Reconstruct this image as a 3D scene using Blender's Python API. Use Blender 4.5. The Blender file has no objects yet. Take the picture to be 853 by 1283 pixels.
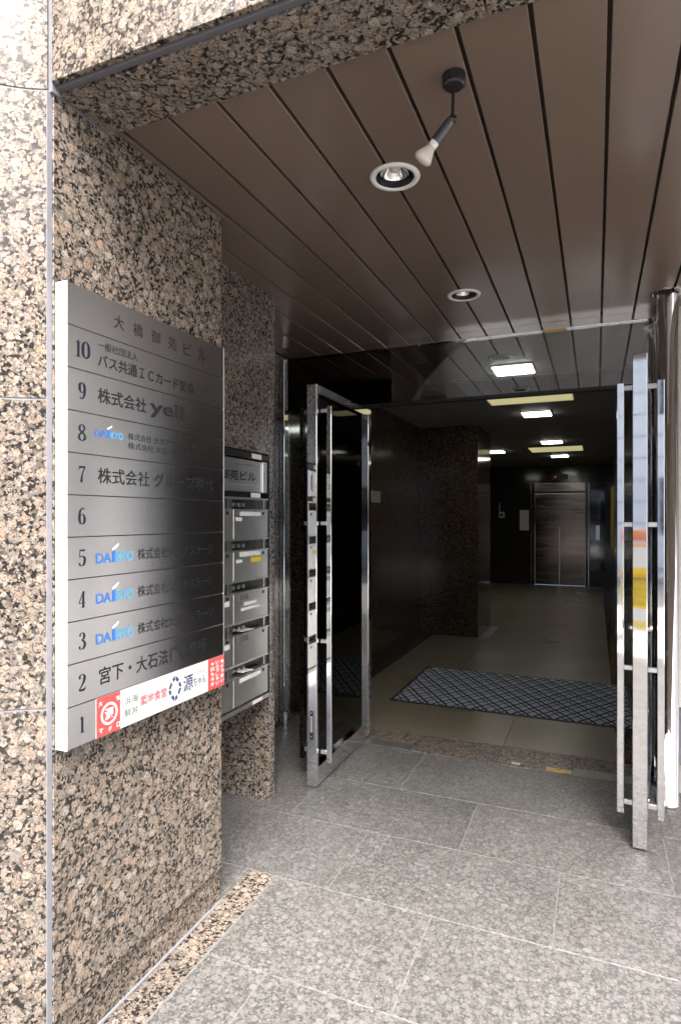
import bpy, bmesh, math, random
from mathutils import Vector, Matrix
R = math.radians
random.seed(7)
scene = bpy.context.scene
COL = scene.collection

# ------------------------------------------------------------------ camera
cam_d = bpy.data.cameras.new('camera')
cam = bpy.data.objects.new('camera', cam_d); COL.objects.link(cam)
cam_d.sensor_fit = 'VERTICAL'; cam_d.sensor_height = 36.0
cam_d.lens = 757.6 / 1283 * 36.0
cam_d.shift_y = 7.5 / 1283
cam_d.clip_start = 0.02; cam_d.clip_end = 500
cam.location = (0, 0, 1.5)
cam.rotation_euler = (R(90), 0, R(22.87))
scene.camera = cam

# ------------------------------------------------------------------ world, sun, exposure
SUN_EL, SUN_AZ = R(54), R(155)          # azimuth clockwise from +Y: hazy sun over the street, from the front and a little from the right
world = bpy.data.worlds.new('World'); scene.world = world; world.use_nodes = True
wn = world.node_tree.nodes; wl = world.node_tree.links
sky = wn.new('ShaderNodeTexSky'); sky.sky_type = 'NISHITA'; sky.sun_disc = False
sky.sun_elevation = SUN_EL; sky.sun_rotation = SUN_AZ
sky.air_density = 1.0; sky.dust_density = 6.0; sky.ozone_density = 1.0
wl.new(sky.outputs[0], wn['Background'].inputs[0]); wn['Background'].inputs[1].default_value = 0.15
sd = bpy.data.lights.new('sun', 'SUN'); sd.energy = 2.6; sd.angle = R(34); sd.color = (1.0, 0.985, 0.97)
sun = bpy.data.objects.new('sun', sd); COL.objects.link(sun); sun.location = (0, -10, 20)
sdir = Vector((math.sin(SUN_AZ) * math.cos(SUN_EL), math.cos(SUN_AZ) * math.cos(SUN_EL), math.sin(SUN_EL)))
sun.rotation_euler = sdir.to_track_quat('Z', 'Y').to_euler()
vs = scene.view_settings
vs.view_transform = 'Standard'; vs.look = 'None'; vs.gamma = 1.0; vs.use_curve_mapping = False
vs.exposure = 1.74
scene.cycles.use_denoising = True
scene.cycles.max_bounces = 12; scene.cycles.diffuse_bounces = 5; scene.cycles.glossy_bounces = 6
scene.cycles.transparent_max_bounces = 16
scene.cycles.sample_clamp_indirect = 6.0
scene.cycles.caustics_reflective = False; scene.cycles.caustics_refractive = False

# ------------------------------------------------------------------ materials
def new_mat(name):
    m = bpy.data.materials.new(name); m.use_nodes = True
    return m, m.node_tree.nodes, m.node_tree.links, m.node_tree.nodes['Principled BSDF']

def ramp(n, stops, interp='LINEAR'):
    r = n.new('ShaderNodeValToRGB'); r.color_ramp.interpolation = interp
    e = r.color_ramp.elements
    e[0].position = stops[0][0]; e[0].color = (*stops[0][1], 1)
    e[1].position = stops[-1][0]; e[1].color = (*stops[-1][1], 1)
    for p, c in stops[1:-1]:
        k = e.new(p); k.color = (*c, 1)
    return r

def mth(n, l, op, a, b=None, c=None):
    m = n.new('ShaderNodeMath'); m.operation = op
    for i, v in enumerate((a, b, c)):
        if v is None: continue
        if isinstance(v, (int, float)): m.inputs[i].default_value = v
        else: l.new(v, m.inputs[i])
    return m.outputs[0]

def mixc(n, l, f, a, b, mode='MIX'):
    m = n.new('ShaderNodeMix'); m.data_type = 'RGBA'; m.blend_type = mode
    for i, v in ((0, f), (6, a), (7, b)):
        if isinstance(v, (int, float)): m.inputs[i].default_value = v
        elif isinstance(v, tuple): m.inputs[i].default_value = (*v, 1)
        else: l.new(v, m.inputs[i])
    return m.outputs[2]

def granite(name, scale=37.0, orbs=None, matrix=None, rough=0.12, bump=0.0, veil=None, dirt=0.0, spec=0.5, gain=1.0):
    """rapakivi granite: round feldspar orbs in a dark speckled matrix, solid in world space"""
    m, n, l, b = new_mat(name)
    geo = n.new('ShaderNodeNewGeometry')
    nz = n.new('ShaderNodeTexNoise'); nz.inputs['Scale'].default_value = scale * 1.3; nz.inputs['Detail'].default_value = 3
    l.new(geo.outputs['Position'], nz.inputs['Vector'])
    vm = n.new('ShaderNodeVectorMath'); vm.operation = 'MULTIPLY_ADD'
    l.new(nz.outputs['Color'], vm.inputs[0]); k = 0.5 / scale
    vm.inputs[1].default_value = (k, k, k); l.new(geo.outputs['Position'], vm.inputs[2])
    pos = vm.outputs[0]
    def vor(s, off=0.0):
        v = n.new('ShaderNodeTexVoronoi'); v.inputs['Scale'].default_value = s
        src = pos
        if off:
            ad_ = n.new('ShaderNodeVectorMath'); ad_.operation = 'ADD'; l.new(pos, ad_.inputs[0]); ad_.inputs[1].default_value = (off, off * .7, off * 1.3); src = ad_.outputs[0]
        l.new(src, v.inputs['Vector']); sp = n.new('ShaderNodeSeparateColor'); l.new(v.outputs['Color'], sp.inputs[0])
        return v.outputs['Distance'], sp.outputs[0], sp.outputs[1], sp.outputs[2]
    orbs = orbs or [(0.0, (0.25, 0.19, 0.145)), (0.25, (0.325, 0.275, 0.23)), (0.5, (0.22, 0.20, 0.178)), (0.75, (0.33, 0.245, 0.185)), (1.0, (0.375, 0.34, 0.30))]
    matrix = matrix or [(0.0, (0.016, 0.015, 0.014)), (0.30, (0.028, 0.026, 0.024)), (0.42, (0.085, 0.075, 0.067)), (0.7, (0.18, 0.155, 0.13)), (1.0, (0.31, 0.265, 0.22))]
    d2, r2, g2, b2 = vor(scale * 3.4)
    d3, r3, g3, b3 = vor(scale * 8.0)
    gr = n.new('ShaderNodeTexNoise'); gr.inputs['Scale'].default_value = scale * 6; gr.inputs['Detail'].default_value = 4; gr.inputs['Roughness'].default_value = 0.7
    l.new(geo.outputs['Position'], gr.inputs['Vector'])
    mc = ramp(n, matrix); l.new(r2, mc.inputs[0])
    fl = ramp(n, [(0.0, (1, 1, 1)), (0.72, (1, 1, 1)), (0.78, (0.45, 0.43, 0.42)), (1.0, (0.22, 0.21, 0.21))]); l.new(r3, fl.inputs[0])
    col = mc.outputs[0]
    # two sizes of orb, each with its own radius, colour and dark rim
    for sc, off, r0, rv in ((scale * 1.75, 3.1, 0.12, 0.44), (scale, 0.0, 0.14, 0.50)):
        d1, r1, g1, b1 = vor(sc, off)
        rad = mth(n, l, 'MULTIPLY_ADD', r1, rv, r0)
        ob_ = mth(n, l, 'SUBTRACT', rad, d1)
        ob_ = mth(n, l, 'ADD', ob_, mth(n, l, 'MULTIPLY', mth(n, l, 'SUBTRACT', gr.outputs[0], 0.5), 0.22))
        orb = n.new('ShaderNodeMapRange'); orb.inputs['From Min'].default_value = -0.02; orb.inputs['From Max'].default_value = 0.05
        l.new(ob_, orb.inputs['Value'])
        oc = ramp(n, orbs); l.new(g1, oc.inputs[0])
        oc2 = mixc(n, l, 0.9, oc.outputs[0], fl.outputs[0], 'MULTIPLY')
        rim = n.new('ShaderNodeMapRange'); rim.inputs['From Min'].default_value = 0.03; rim.inputs['From Max'].default_value = 0.13
        rim.inputs['To Min'].default_value = 0.55; rim.inputs['To Max'].default_value = 0.0; l.new(ob_, rim.inputs['Value'])
        oc3 = mixc(n, l, rim.outputs[0], oc2, (0.11, 0.10, 0.09))
        col = mixc(n, l, orb.outputs[0], col, oc3)
    grr = ramp(n, [(0.25, (0.6, 0.6, 0.6)), (0.75, (1.3, 1.3, 1.3))]); l.new(gr.outputs[0], grr.inputs[0])
    col = mixc(n, l, 1.0, col, grr.outputs[0], 'MULTIPLY')
    oi = n.new('ShaderNodeObjectInfo')
    ov = ramp(n, [(0.0, (0.86, 0.86, 0.87)), (1.0, (1.11, 1.09, 1.07))]); l.new(oi.outputs['Random'], ov.inputs[0])
    col = mixc(n, l, 1.0, col, ov.outputs[0], 'MULTIPLY')
    if gain != 1.0: col = mixc(n, l, 1.0, col, (gain, gain, gain), 'MULTIPLY')
    if veil: col = mixc(n, l, veil[0], col, veil[1])
    if dirt:
        dn = n.new('ShaderNodeTexNoise'); dn.inputs['Scale'].default_value = 2.3; dn.inputs['Detail'].default_value = 4; dn.inputs['Roughness'].default_value = 0.65
        l.new(geo.outputs['Position'], dn.inputs['Vector'])
        dr = ramp(n, [(0.15, (1 - dirt, 1 - dirt, 1 - dirt * 1.05)), (0.85, (1.05, 1.05, 1.05))]); l.new(dn.outputs[0], dr.inputs[0])
        col = mixc(n, l, 1.0, col, dr.outputs[0], 'MULTIPLY')
    l.new(col, b.inputs['Base Color'])
    sm = n.new('ShaderNodeTexNoise'); sm.inputs['Scale'].default_value = 1.5; sm.inputs['Detail'].default_value = 2
    l.new(geo.outputs['Position'], sm.inputs['Vector'])
    rr = n.new('ShaderNodeMapRange'); rr.inputs['From Min'].default_value = 0.1; rr.inputs['From Max'].default_value = 0.9
    rr.inputs['To Min'].default_value = rough * 0.7; rr.inputs['To Max'].default_value = rough * 1.4
    l.new(sm.outputs[0], rr.inputs['Value']); l.new(rr.outputs[0], b.inputs['Roughness'])
    b.inputs['Specular IOR Level'].default_value = spec
    if bump:
        bp = n.new('ShaderNodeBump'); bp.inputs['Strength'].default_value = bump; bp.inputs['Distance'].default_value = 0.004
        l.new(gr.outputs[0], bp.inputs['Height']); l.new(bp.outputs[0], b.inputs['Normal'])
    return m

def plain(name, col, rough=0.5, metal=0.0, spec=0.5, noise=0.0, nscale=20.0, stretch=(1, 1, 1), rnoise=0.0, aniso=0.0, emit=None, detail=6, objvar=0.0):
    m, n, l, b = new_mat(name)
    b.inputs['Base Color'].default_value = (*col, 1); b.inputs['Roughness'].default_value = rough
    b.inputs['Metallic'].default_value = metal; b.inputs['Specular IOR Level'].default_value = spec
    if noise or rnoise:
        geo = n.new('ShaderNodeNewGeometry'); mp = n.new('ShaderNodeMapping'); mp.inputs['Scale'].default_value = stretch
        l.new(geo.outputs['Position'], mp.inputs[0])
        t = n.new('ShaderNodeTexNoise'); t.inputs['Scale'].default_value = nscale; t.inputs['Detail'].default_value = detail; t.inputs['Roughness'].default_value = 0.6
        l.new(mp.outputs[0], t.inputs['Vector'])
        if noise:
            lo = tuple(c * (1 - noise) for c in col); hi = tuple(min(1, c * (1 + noise)) for c in col)
            r = ramp(n, [(0.3, lo), (0.7, hi)]); l.new(t.outputs[0], r.inputs[0]); l.new(r.outputs[0], b.inputs['Base Color'])
        if rnoise:
            mr = n.new('ShaderNodeMapRange'); mr.inputs['From Min'].default_value = 0.3; mr.inputs['From Max'].default_value = 0.7
            mr.inputs['To Min'].default_value = max(0.01, rough - rnoise); mr.inputs['To Max'].default_value = rough + rnoise
            l.new(t.outputs[0], mr.inputs['Value']); l.new(mr.outputs[0], b.inputs['Roughness'])
    if objvar:
        oi = n.new('ShaderNodeObjectInfo'); ov = ramp(n, [(0.0, (1 - objvar,) * 3), (1.0, (1 + objvar,) * 3)]); l.new(oi.outputs['Random'], ov.inputs[0])
        src = b.inputs['Base Color'].links[0].from_socket if b.inputs['Base Color'].links else col
        l.new(mixc(n, l, 1.0, src, ov.outputs[0], 'MULTIPLY'), b.inputs['Base Color'])
    if aniso:
        tg = n.new('ShaderNodeTangent'); tg.direction_type = 'RADIAL'; tg.axis = 'Z'
        b.inputs['Anisotropic'].default_value = aniso; b.inputs['Anisotropic Rotation'].default_value = 0.25
        l.new(tg.outputs[0], b.inputs['Tangent'])
    if emit:
        b.inputs['Emission Color'].default_value = (*emit[0], 1); b.inputs['Emission Strength'].default_value = emit[1]
    return m

def glass_mat(name, tint, ior=1.52):
    m = bpy.data.materials.new(name); m.use_nodes = True
    n = m.node_tree.nodes; l = m.node_tree.links; n.clear()
    out = n.new('ShaderNodeOutputMaterial'); mx = n.new('ShaderNodeMixShader')
    fr = n.new('ShaderNodeFresnel'); fr.inputs[0].default_value = ior
    tr = n.new('ShaderNodeBsdfTransparent'); tr.inputs[0].default_value = (*tint, 1)
    gl = n.new('ShaderNodeBsdfGlossy'); gl.inputs['Roughness'].default_value = 0.0
    l.new(fr.outputs[0], mx.inputs[0]); l.new(tr.outputs[0], mx.inputs[1]); l.new(gl.outputs[0], mx.inputs[2])
    l.new(mx.outputs[0], out.inputs[0])
    return m

G_POL = granite('polished rapakivi granite')
FO = [(0.0, (0.30, 0.285, 0.265)), (0.3, (0.36, 0.355, 0.34)), (0.55, (0.28, 0.285, 0.28)), (0.8, (0.36, 0.32, 0.285)), (1.0, (0.42, 0.42, 0.41))]
G_FLOOR = granite('flamed granite paving', orbs=FO, scale=44, rough=0.33, bump=0.2, veil=(0.42, (0.19, 0.20, 0.205)), dirt=0.36, gain=0.82, spec=0.4)
G_LOBBY = granite('lobby granite paving', scale=60, rough=0.3, veil=(0.70, (0.22, 0.198, 0.138)), dirt=0.1)
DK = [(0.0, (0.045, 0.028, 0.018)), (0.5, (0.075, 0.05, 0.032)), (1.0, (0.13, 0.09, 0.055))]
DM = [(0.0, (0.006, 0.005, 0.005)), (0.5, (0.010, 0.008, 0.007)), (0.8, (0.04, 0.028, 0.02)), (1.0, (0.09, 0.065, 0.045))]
G_SHADED = granite('shade-darkened polished granite', scale=46, orbs=DK, matrix=DM, rough=0.1, gain=1.5)  # granite with lobby shade and a warm sheen put into its colour
G_HON = granite('honed rapakivi granite', rough=0.45)
CHROME = plain('polished stainless steel', (0.84, 0.84, 0.85), 0.045, 1.0, rnoise=0.03, nscale=9)
STEEL = plain('brushed stainless plate', (0.66, 0.665, 0.68), 0.25, 1.0, noise=0.02, nscale=3.0, stretch=(1, 2, 160), detail=1, aniso=0.9)
STEEL_BOX = plain('mailbox steel', (0.70, 0.70, 0.68), 0.36, 1.0, noise=0.1, nscale=5.0, stretch=(1, 60, 1), rnoise=0.06, objvar=0.08)
STEEL_EDGE = plain('satin aluminium edge', (0.78, 0.78, 0.78), 0.35, 1.0)
PANEL = plain('brown coated ceiling panel', (0.178, 0.132, 0.106), 0.23, 0.0, 0.6, noise=0.06, nscale=1.2, rnoise=0.03, detail=1, objvar=0.07)
GROUT = plain('pale grout', (0.18, 0.18, 0.18), 0.8, noise=0.35, nscale=30)
GROOVE = plain('dark brown groove', (0.035, 0.022, 0.015), 0.6)
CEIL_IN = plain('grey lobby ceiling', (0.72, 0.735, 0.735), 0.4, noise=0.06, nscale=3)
SEAL = plain('grey sealant', (0.23, 0.235, 0.26), 0.5, noise=0.1, nscale=40)
BLACK = plain('black gasket', (0.012, 0.012, 0.013), 0.45)
BLACKP = plain('black painted metal', (0.016, 0.016, 0.017), 0.35, spec=0.5)
INK = plain('dark navy lettering', (0.008, 0.009, 0.022), 0.4)
INKB = plain('black lettering', (0.010, 0.010, 0.012), 0.45)
WHITE = plain('white enamel', (0.78, 0.77, 0.74), 0.35)
PAPER = plain('white paper', (0.75, 0.75, 0.73), 0.8)
RED = plain('coral red print', (0.60, 0.075, 0.075), 0.5)
PINK = plain('pink print', (0.55, 0.12, 0.14), 0.55)
BLUE = plain('sky blue print', (0.03, 0.15, 0.50), 0.6)
CYAN = plain('cyan print', (0.05, 0.34, 0.60), 0.6)
NAVYP = plain('slate blue print', (0.03, 0.045, 0.13), 0.6)
GREENP = plain('grey green print', (0.07, 0.14, 0.08), 0.6)
YELLOW = plain('yellow print', (0.80, 0.58, 0.03), 0.45)
ORANGE = plain('orange print', (0.85, 0.30, 0.04), 0.45)
GLASS = glass_mat('clear door glass', (0.86, 0.89, 0.88))
GLASST = glass_mat('transom glass', (0.86, 0.89, 0.89), 3.0)
LIGHT = plain('lit fluorescent panel', (0.8, 0.8, 0.8), 0.5, emit=((1.0, 0.98, 0.91), 5.0))
TROUGH = plain('warm lit cove', (0.5, 0.48, 0.3), 0.6, emit=((0.95, 0.88, 0.50), 0.10))
TUBE = plain('lit tube', (0.8, 0.8, 0.8), 0.5, emit=((1.0, 0.96, 0.80), 0.6))
BULB = plain('frosted bulb', (0.66, 0.60, 0.54), 0.3)
MIRROR = plain('lamp reflector', (0.5, 0.5, 0.5), 0.12, 1.0)
ASPHALT = plain('asphalt', (0.09, 0.09, 0.09), 0.8, noise=0.25, nscale=60)
PAVE = plain('pale street paving', (0.42, 0.41, 0.39), 0.75, noise=0.1, nscale=8)
TILEW = plain('white tiled facade', (0.84, 0.83, 0.80), 0.45, noise=0.04, nscale=3)
WINDOW = plain('dark window glass', (0.04, 0.05, 0.06), 0.05)
BRASS = plain('worn yellow brass', (0.55, 0.42, 0.12), 0.4, 0.3, noise=0.5, nscale=60)
PLASTIC = plain('white plastic', (0.6, 0.6, 0.58), 0.45)

def mat_material():
    m, n, l, b = new_mat('grey mat with woven diamonds')
    geo = n.new('ShaderNodeNewGeometry'); sp = n.new('ShaderNodeSeparateXYZ'); l.new(geo.outputs['Position'], sp.inputs[0])
    x, y = sp.outputs[0], sp.outputs[1]
    wob = n.new('ShaderNodeTexNoise'); wob.inputs['Scale'].default_value = 7; l.new(geo.outputs['Position'], wob.inputs['Vector'])
    w = mth(n, l, 'MULTIPLY', wob.outputs[0], 0.02)
    def line(sx, sy, ph, th):
        t = mth(n, l, 'ADD', mth(n, l, 'ADD', mth(n, l, 'MULTIPLY', x, sx), mth(n, l, 'MULTIPLY', y, sy)), ph)
        t = mth(n, l, 'ADD', t, mth(n, l, 'MULTIPLY', w, 6.0))
        f = mth(n, l, 'FRACT', t)
        return mth(n, l, 'LESS_THAN', f, th)
    a = line(6.4, 4.2, 0.0, 0.13); c = line(-6.4, 4.2, 0.3, 0.13)
    a2 = line(6.4, 4.2, 0.34, 0.09); c2 = line(-6.4, 4.2, 0.7, 0.09)
    mk = mth(n, l, 'MAXIMUM', mth(n, l, 'MAXIMUM', a, c), mth(n, l, 'MAXIMUM', a2, c2))
    fz = n.new('ShaderNodeTexNoise'); fz.inputs['Scale'].default_value = 180; fz.inputs['Detail'].default_value = 3
    l.new(geo.outputs['Position'], fz.inputs['Vector'])
    fr = ramp(n, [(0.3, (0.27, 0.30, 0.36)), (0.7, (0.48, 0.53, 0.61))]); l.new(fz.outputs[0], fr.inputs[0])
    l.new(mixc(n, l, mk, fr.outputs[0], (0.02, 0.021, 0.026)), b.inputs['Base Color'])
    b.inputs['Roughness'].default_value = 0.95; b.inputs['Specular IOR Level'].default_value = 0.1
    bp = n.new('ShaderNodeBump'); bp.inputs['Strength'].default_value = 0.6; bp.inputs['Distance'].default_value = 0.004
    l.new(fz.outputs[0], bp.inputs['Height']); l.new(bp.outputs[0], b.inputs['Normal'])
    return m
MATM = mat_material()

# ------------------------------------------------------------------ helpers
CEN = {}       # object -> its origin in the frame its thing is laid out in

def obj(name, bm, mat, parent=None, smooth=False, origin=None):
    if isinstance(bm, bmesh.types.BMesh):
        me = bpy.data.meshes.new(name); bm.normal_update(); bm.to_mesh(me); bm.free()
    else: me = bm
    if origin is None:
        vs_ = [v.co for v in me.vertices]
        lo = Vector([min(v[i] for v in vs_) for i in range(3)]); hi = Vector([max(v[i] for v in vs_) for i in range(3)])
        origin = (lo + hi) / 2
    origin = Vector(origin)
    me.transform(Matrix.Translation(-origin))
    if smooth:
        for p in me.polygons: p.use_smooth = True
    if mat:
        me.materials.clear(); me.materials.append(mat)
    o = bpy.data.objects.new(name, me); COL.objects.link(o)
    CEN[o] = origin
    if parent is not None:
        o.parent = parent; o.location = origin - CEN[parent]
    else: o.location = origin
    return o

def thing(name, label, cat, loc=(0, 0, 0), group=None, local=False, rotz=0.0, kind=None):
    o = bpy.data.objects.new(name, None); COL.objects.link(o)
    o.location = loc; o.rotation_euler = (0, 0, rotz); o.empty_display_size = 0.1
    CEN[o] = Vector((0, 0, 0)) if local else Vector(loc)
    tag(o, label, cat, group, kind); return o

def tag(o, label, cat=None, group=None, kind=None):
    if label: o['label'] = label
    if cat: o['category'] = cat
    if group: o['group'] = group
    if kind: o['kind'] = kind
    return o

def add_box(bm, x0, x1, y0, y1, z0, z1, bevel=0.0):
    r = bmesh.ops.create_cube(bm, size=1.0)
    for v in r['verts']:
        v.co.x = x0 if v.co.x < 0 else x1; v.co.y = y0 if v.co.y < 0 else y1; v.co.z = z0 if v.co.z < 0 else z1
    if bevel:
        es = list({e for v in r['verts'] for e in v.link_edges})
        bmesh.ops.bevel(bm, geom=es, offset=bevel, segments=1, affect='EDGES', profile=0.5)
    return bm

def box(name, x0, x1, y0, y1, z0, z1, mat, parent=None, bevel=0.0):
    return obj(name, add_box(bmesh.new(), x0, x1, y0, y1, z0, z1, bevel), mat, parent)

def boxes(name, lst, mat, parent=None, bevel=0.0):
    bm = bmesh.new()
    for b in lst: add_box(bm, *b, bevel)
    return obj(name, bm, mat, parent)

def add_tube(bm, p0, p1, r0, r1=None, seg=20, caps=True):
    p0, p1 = Vector(p0), Vector(p1); r1 = r0 if r1 is None else r1
    q = (p1 - p0).to_track_quat('Z', 'Y')
    rings = []
    for p, r in ((p0, r0), (p1, r1)):
        rings.append([bm.verts.new(p + q @ Vector((r * math.cos(2 * math.pi * i / seg), r * math.sin(2 * math.pi * i / seg), 0))) for i in range(seg)])
    for i in range(seg):
        j = (i + 1) % seg
        bm.faces.new((rings[0][i], rings[0][j], rings[1][j], rings[1][i]))
    if caps:
        bm.faces.new(list(reversed(rings[0]))); bm.faces.new(rings[1])
    return bm

def add_lathe(bm, prof, M=Matrix.Identity(4), seg=40, close=False):
    """prof: list of (r, z)"""
    rings = []
    for r, z in prof:
        if r < 1e-6: rings.append([bm.verts.new(M @ Vector((0, 0, z)))])
        else: rings.append([bm.verts.new(M @ Vector((r * math.cos(2 * math.pi * i / seg), r * math.sin(2 * math.pi * i / seg), z))) for i in range(seg)])
    n = len(rings)
    for k in range(n if close else n - 1):
        a, b = rings[k], rings[(k + 1) % n]
        for i in range(seg):
            j = (i + 1) % seg
            if len(a) == 1 and len(b) == 1: continue
            if len(a) == 1: bm.faces.new((a[0], b[i], b[j]))
            elif len(b) == 1: bm.faces.new((a[i], a[j], b[0]))
            else: bm.faces.new((a[i], a[j], b[j], b[i]))
    bmesh.ops.recalc_face_normals(bm, faces=bm.faces)
    return bm

def text_mesh(s, bold=0.0, spacing=1.0):
    c = bpy.data.curves.new('lettering', 'FONT'); c.body = s; c.size = 1.0; c.offset = bold; c.space_character = spacing
    c.resolution_u = 3
    t = bpy.data.objects.new('lettering', c)
    me = bpy.data.meshes.new_from_object(t)
    bpy.data.objects.remove(t); bpy.data.curves.remove(c)
    return me

def fit2d(me, x0, x1, y0, y1):
    xs = [v.co.x for v in me.vertices]; ys = [v.co.y for v in me.vertices]
    if not xs: return me
    a, b, c, d = min(xs), max(xs), min(ys), max(ys)
    sx = (x1 - x0) / max(b - a, 1e-6); sy = (y1 - y0) / max(d - c, 1e-6)
    for v in me.vertices:
        v.co.x = x0 + (v.co.x - a) * sx; v.co.y = y0 + (v.co.y - c) * sy; v.co.z = 0
    return me

def wall_letters(name, s, X, y0, y1, z0, z1, mat, parent, bold=0.0, spacing=1.0):
    """lettering on a +X facing face: reads along +Y, up is +Z"""
    me = fit2d(text_mesh(s, bold, spacing), y0, y1, z0, z1)
    for v in me.vertices: v.co = Vector((X, v.co.x, v.co.y))
    return obj(name, me, mat, parent)

def spline(pts, n=10):
    out = []
    P = [Vector(p) for p in pts]
    for i in range(len(P) - 1):
        p0 = P[max(i - 1, 0)]; p1 = P[i]; p2 = P[i + 1]; p3 = P[min(i + 2, len(P) - 1)]
        for k in range(n):
            t = k / n
            out.append(0.5 * ((2 * p1) + (-p0 + p2) * t + (2 * p0 - 5 * p1 + 4 * p2 - p3) * t * t + (-p0 + 3 * p1 - 3 * p2 + p3) * t ** 3))
    out.append(P[-1]); return out

# serif figures drawn as swelling strokes (x, y, half width), unit height, advance about 0.55
DIG = {
 '0': [[(.27, 0, .02), (.08, .2, .07), (.05, .5, .085), (.08, .8, .07), (.27, 1, .02), (.46, .8, .07), (.49, .5, .085), (.46, .2, .07), (.27, 0, .02)]],
 '1': [[(.28, .02, .075), (.28, .9, .075)], [(.09, .02, .02), (.47, .02, .02)], [(.28, .98, .02), (.22, .88, .03), (.1, .84, .012)]],
 '2': [[(.09, .74, .075), (.12, .93, .04), (.28, .985, .02), (.44, .87, .07), (.44, .66, .085), (.3, .4, .05), (.1, .15, .025), (.05, .07, .02)], [(.05, .07, .05), (.4, .06, .065), (.49, .13, .03), (.51, .24, .01)]],
 '3': [[(.1, .8, .065), (.16, .95, .03), (.29, .985, .02), (.42, .87, .07), (.4, .66, .07), (.22, .53, .018)], [(.22, .53, .018), (.42, .45, .06), (.47, .25, .085), (.38, .06, .06), (.22, .015, .02), (.1, .07, .04), (.09, .2, .06)]],
 '4': [[(.36, .02, .07), (.36, .97, .07)], [(.36, .97, .02), (.05, .3, .02)], [(.03, .27, .024), (.52, .27, .024)], [(.22, .02, .018), (.5, .02, .018)]],
 '5': [[(.1, .93, .05), (.47, .93, .06)], [(.11, .95, .018), (.1, .52, .018)], [(.1, .52, .02), (.25, .59, .02), (.43, .5, .07), (.47, .3, .085), (.39, .08, .06), (.22, .015, .02), (.1, .07, .045), (.08, .18, .06)]],
 '6': [[(.42, .9, .05), (.3, .98, .02), (.13, .8, .06), (.07, .42, .085), (.12, .12, .07), (.27, .015, .02), (.43, .12, .07), (.46, .32, .08), (.4, .53, .05), (.27, .6, .018), (.14, .48, .02)]],
 '7': [[(.05, .93, .06), (.5, .93, .06)], [(.49, .93, .02), (.3, .55, .035), (.22, .02, .085)], [(.05, .98, .012), (.045, .74, .012)]],
 '8': [[(.27, .53, .045), (.1, .66, .06), (.1, .86, .06), (.27, .985, .02), (.43, .86, .06), (.41, .68, .05), (.27, .53, .05), (.09, .38, .055), (.06, .16, .075), (.27, .015, .02), (.48, .16, .075), (.45, .38, .06), (.27, .53, .045)]],
 '9': [[(.12, .1, .05), (.24, .02, .02), (.41, .2, .06), (.47, .58, .085), (.42, .88, .07), (.27, .985, .02), (.11, .88, .07), (.08, .68, .08), (.14, .47, .05), (.27, .4, .018), (.4, .52, .02)]],
}
def figures(s, X, yc, z0, h, mat, parent, wscale=1.0):
    bm = bmesh.new(); adv = 0.56 * h * wscale; y0 = yc - adv * len(s) / 2; lay = 0
    for ch in s:
        for st in DIG[ch]:
            pts = spline(st, 8 if len(st) > 2 else 1); prev = None; lay += 1
            for i, p in enumerate(pts):
                a = pts[max(i - 1, 0)]; b = pts[min(i + 1, len(pts) - 1)]
                t = Vector((b.x - a.x, b.y - a.y)); t = t.normalized() if t.length > 1e-6 else Vector((1, 0))
                nn = Vector((-t.y, t.x)) * max(p.z, 0.01)
                q = [bm.verts.new((X + lay * 0.00008, y0 + (p.x + s_ * nn.x) * h * wscale, z0 + (p.y + s_ * nn.y) * h)) for s_ in (1, -1)]
                if prev: bm.faces.new((prev[0], prev[1], q[1], q[0]))
                prev = q
        y0 += adv
    bmesh.ops.recalc_face_normals(bm, faces=bm.faces)
    return obj('figure', bm, mat, parent)

CZ = 2.68        # ceiling height

# ------------------------------------------------------------------ ground: paving of the porch, street
pav = thing('pavement', 'flamed grey granite paving of the entrance porch', 'pavement', (0, 1, 0), kind='structure'); del pav['category']
box('bed', -2.3, 4.2, -1.2, 3.765, -0.05, -0.0012, GROUT, pav)
rows = [3.765, 3.21, 2.72, 2.23, 1.74, 1.25, 0.76, 0.27, -0.22, -0.71, -1.2]
for i in range(len(rows) - 1):
    y1, y0 = rows[i], rows[i + 1]
    x = (-1.0 if i % 2 == 0 else -0.57) - 0.86 * 2
    left = -2.1 if y1 > 3 else (-1.93 if y0 > 2.2 else -1.232)
    if y1 < 1.2: left = -2.2
    while x < 4.1:
        a, b = max(x, left), min(x + 0.86, 4.15)
        if b - a > 0.03:
            dz = random.uniform(-0.0006, 0.0006)
            box('paving_slab', a + 0.0023, b - 0.0023, y0 + 0.0023, y1 - 0.0023, -0.03, dz, G_FLOOR, pav, 0.0015)
        x += 0.86
for y0, y1 in ((1.18, 1.72), (1.725, 2.228)):
    box('border_slab', -1.353, -1.236, y0, y1, -0.03, 0.001, G_POL, pav, 0.001)
box('paving_slab', -1.93, -1.357, 2.006, 2.2275, -0.03, 0.0, G_FLOOR, pav, 0.0015)
box('sealant_line', -1.3565, -1.346, 1.18, 2.005, 0.0012, 0.006, SEAL, pav)

lob = thing('lobby_floor', 'brown grey stone floor of the dark lobby', 'floor', (0, 6, 0), kind='structure'); del lob['category']
box('bed', -4.2, 1.0, 3.77, 14.6, -0.05, -0.006, SEAL, lob)
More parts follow.
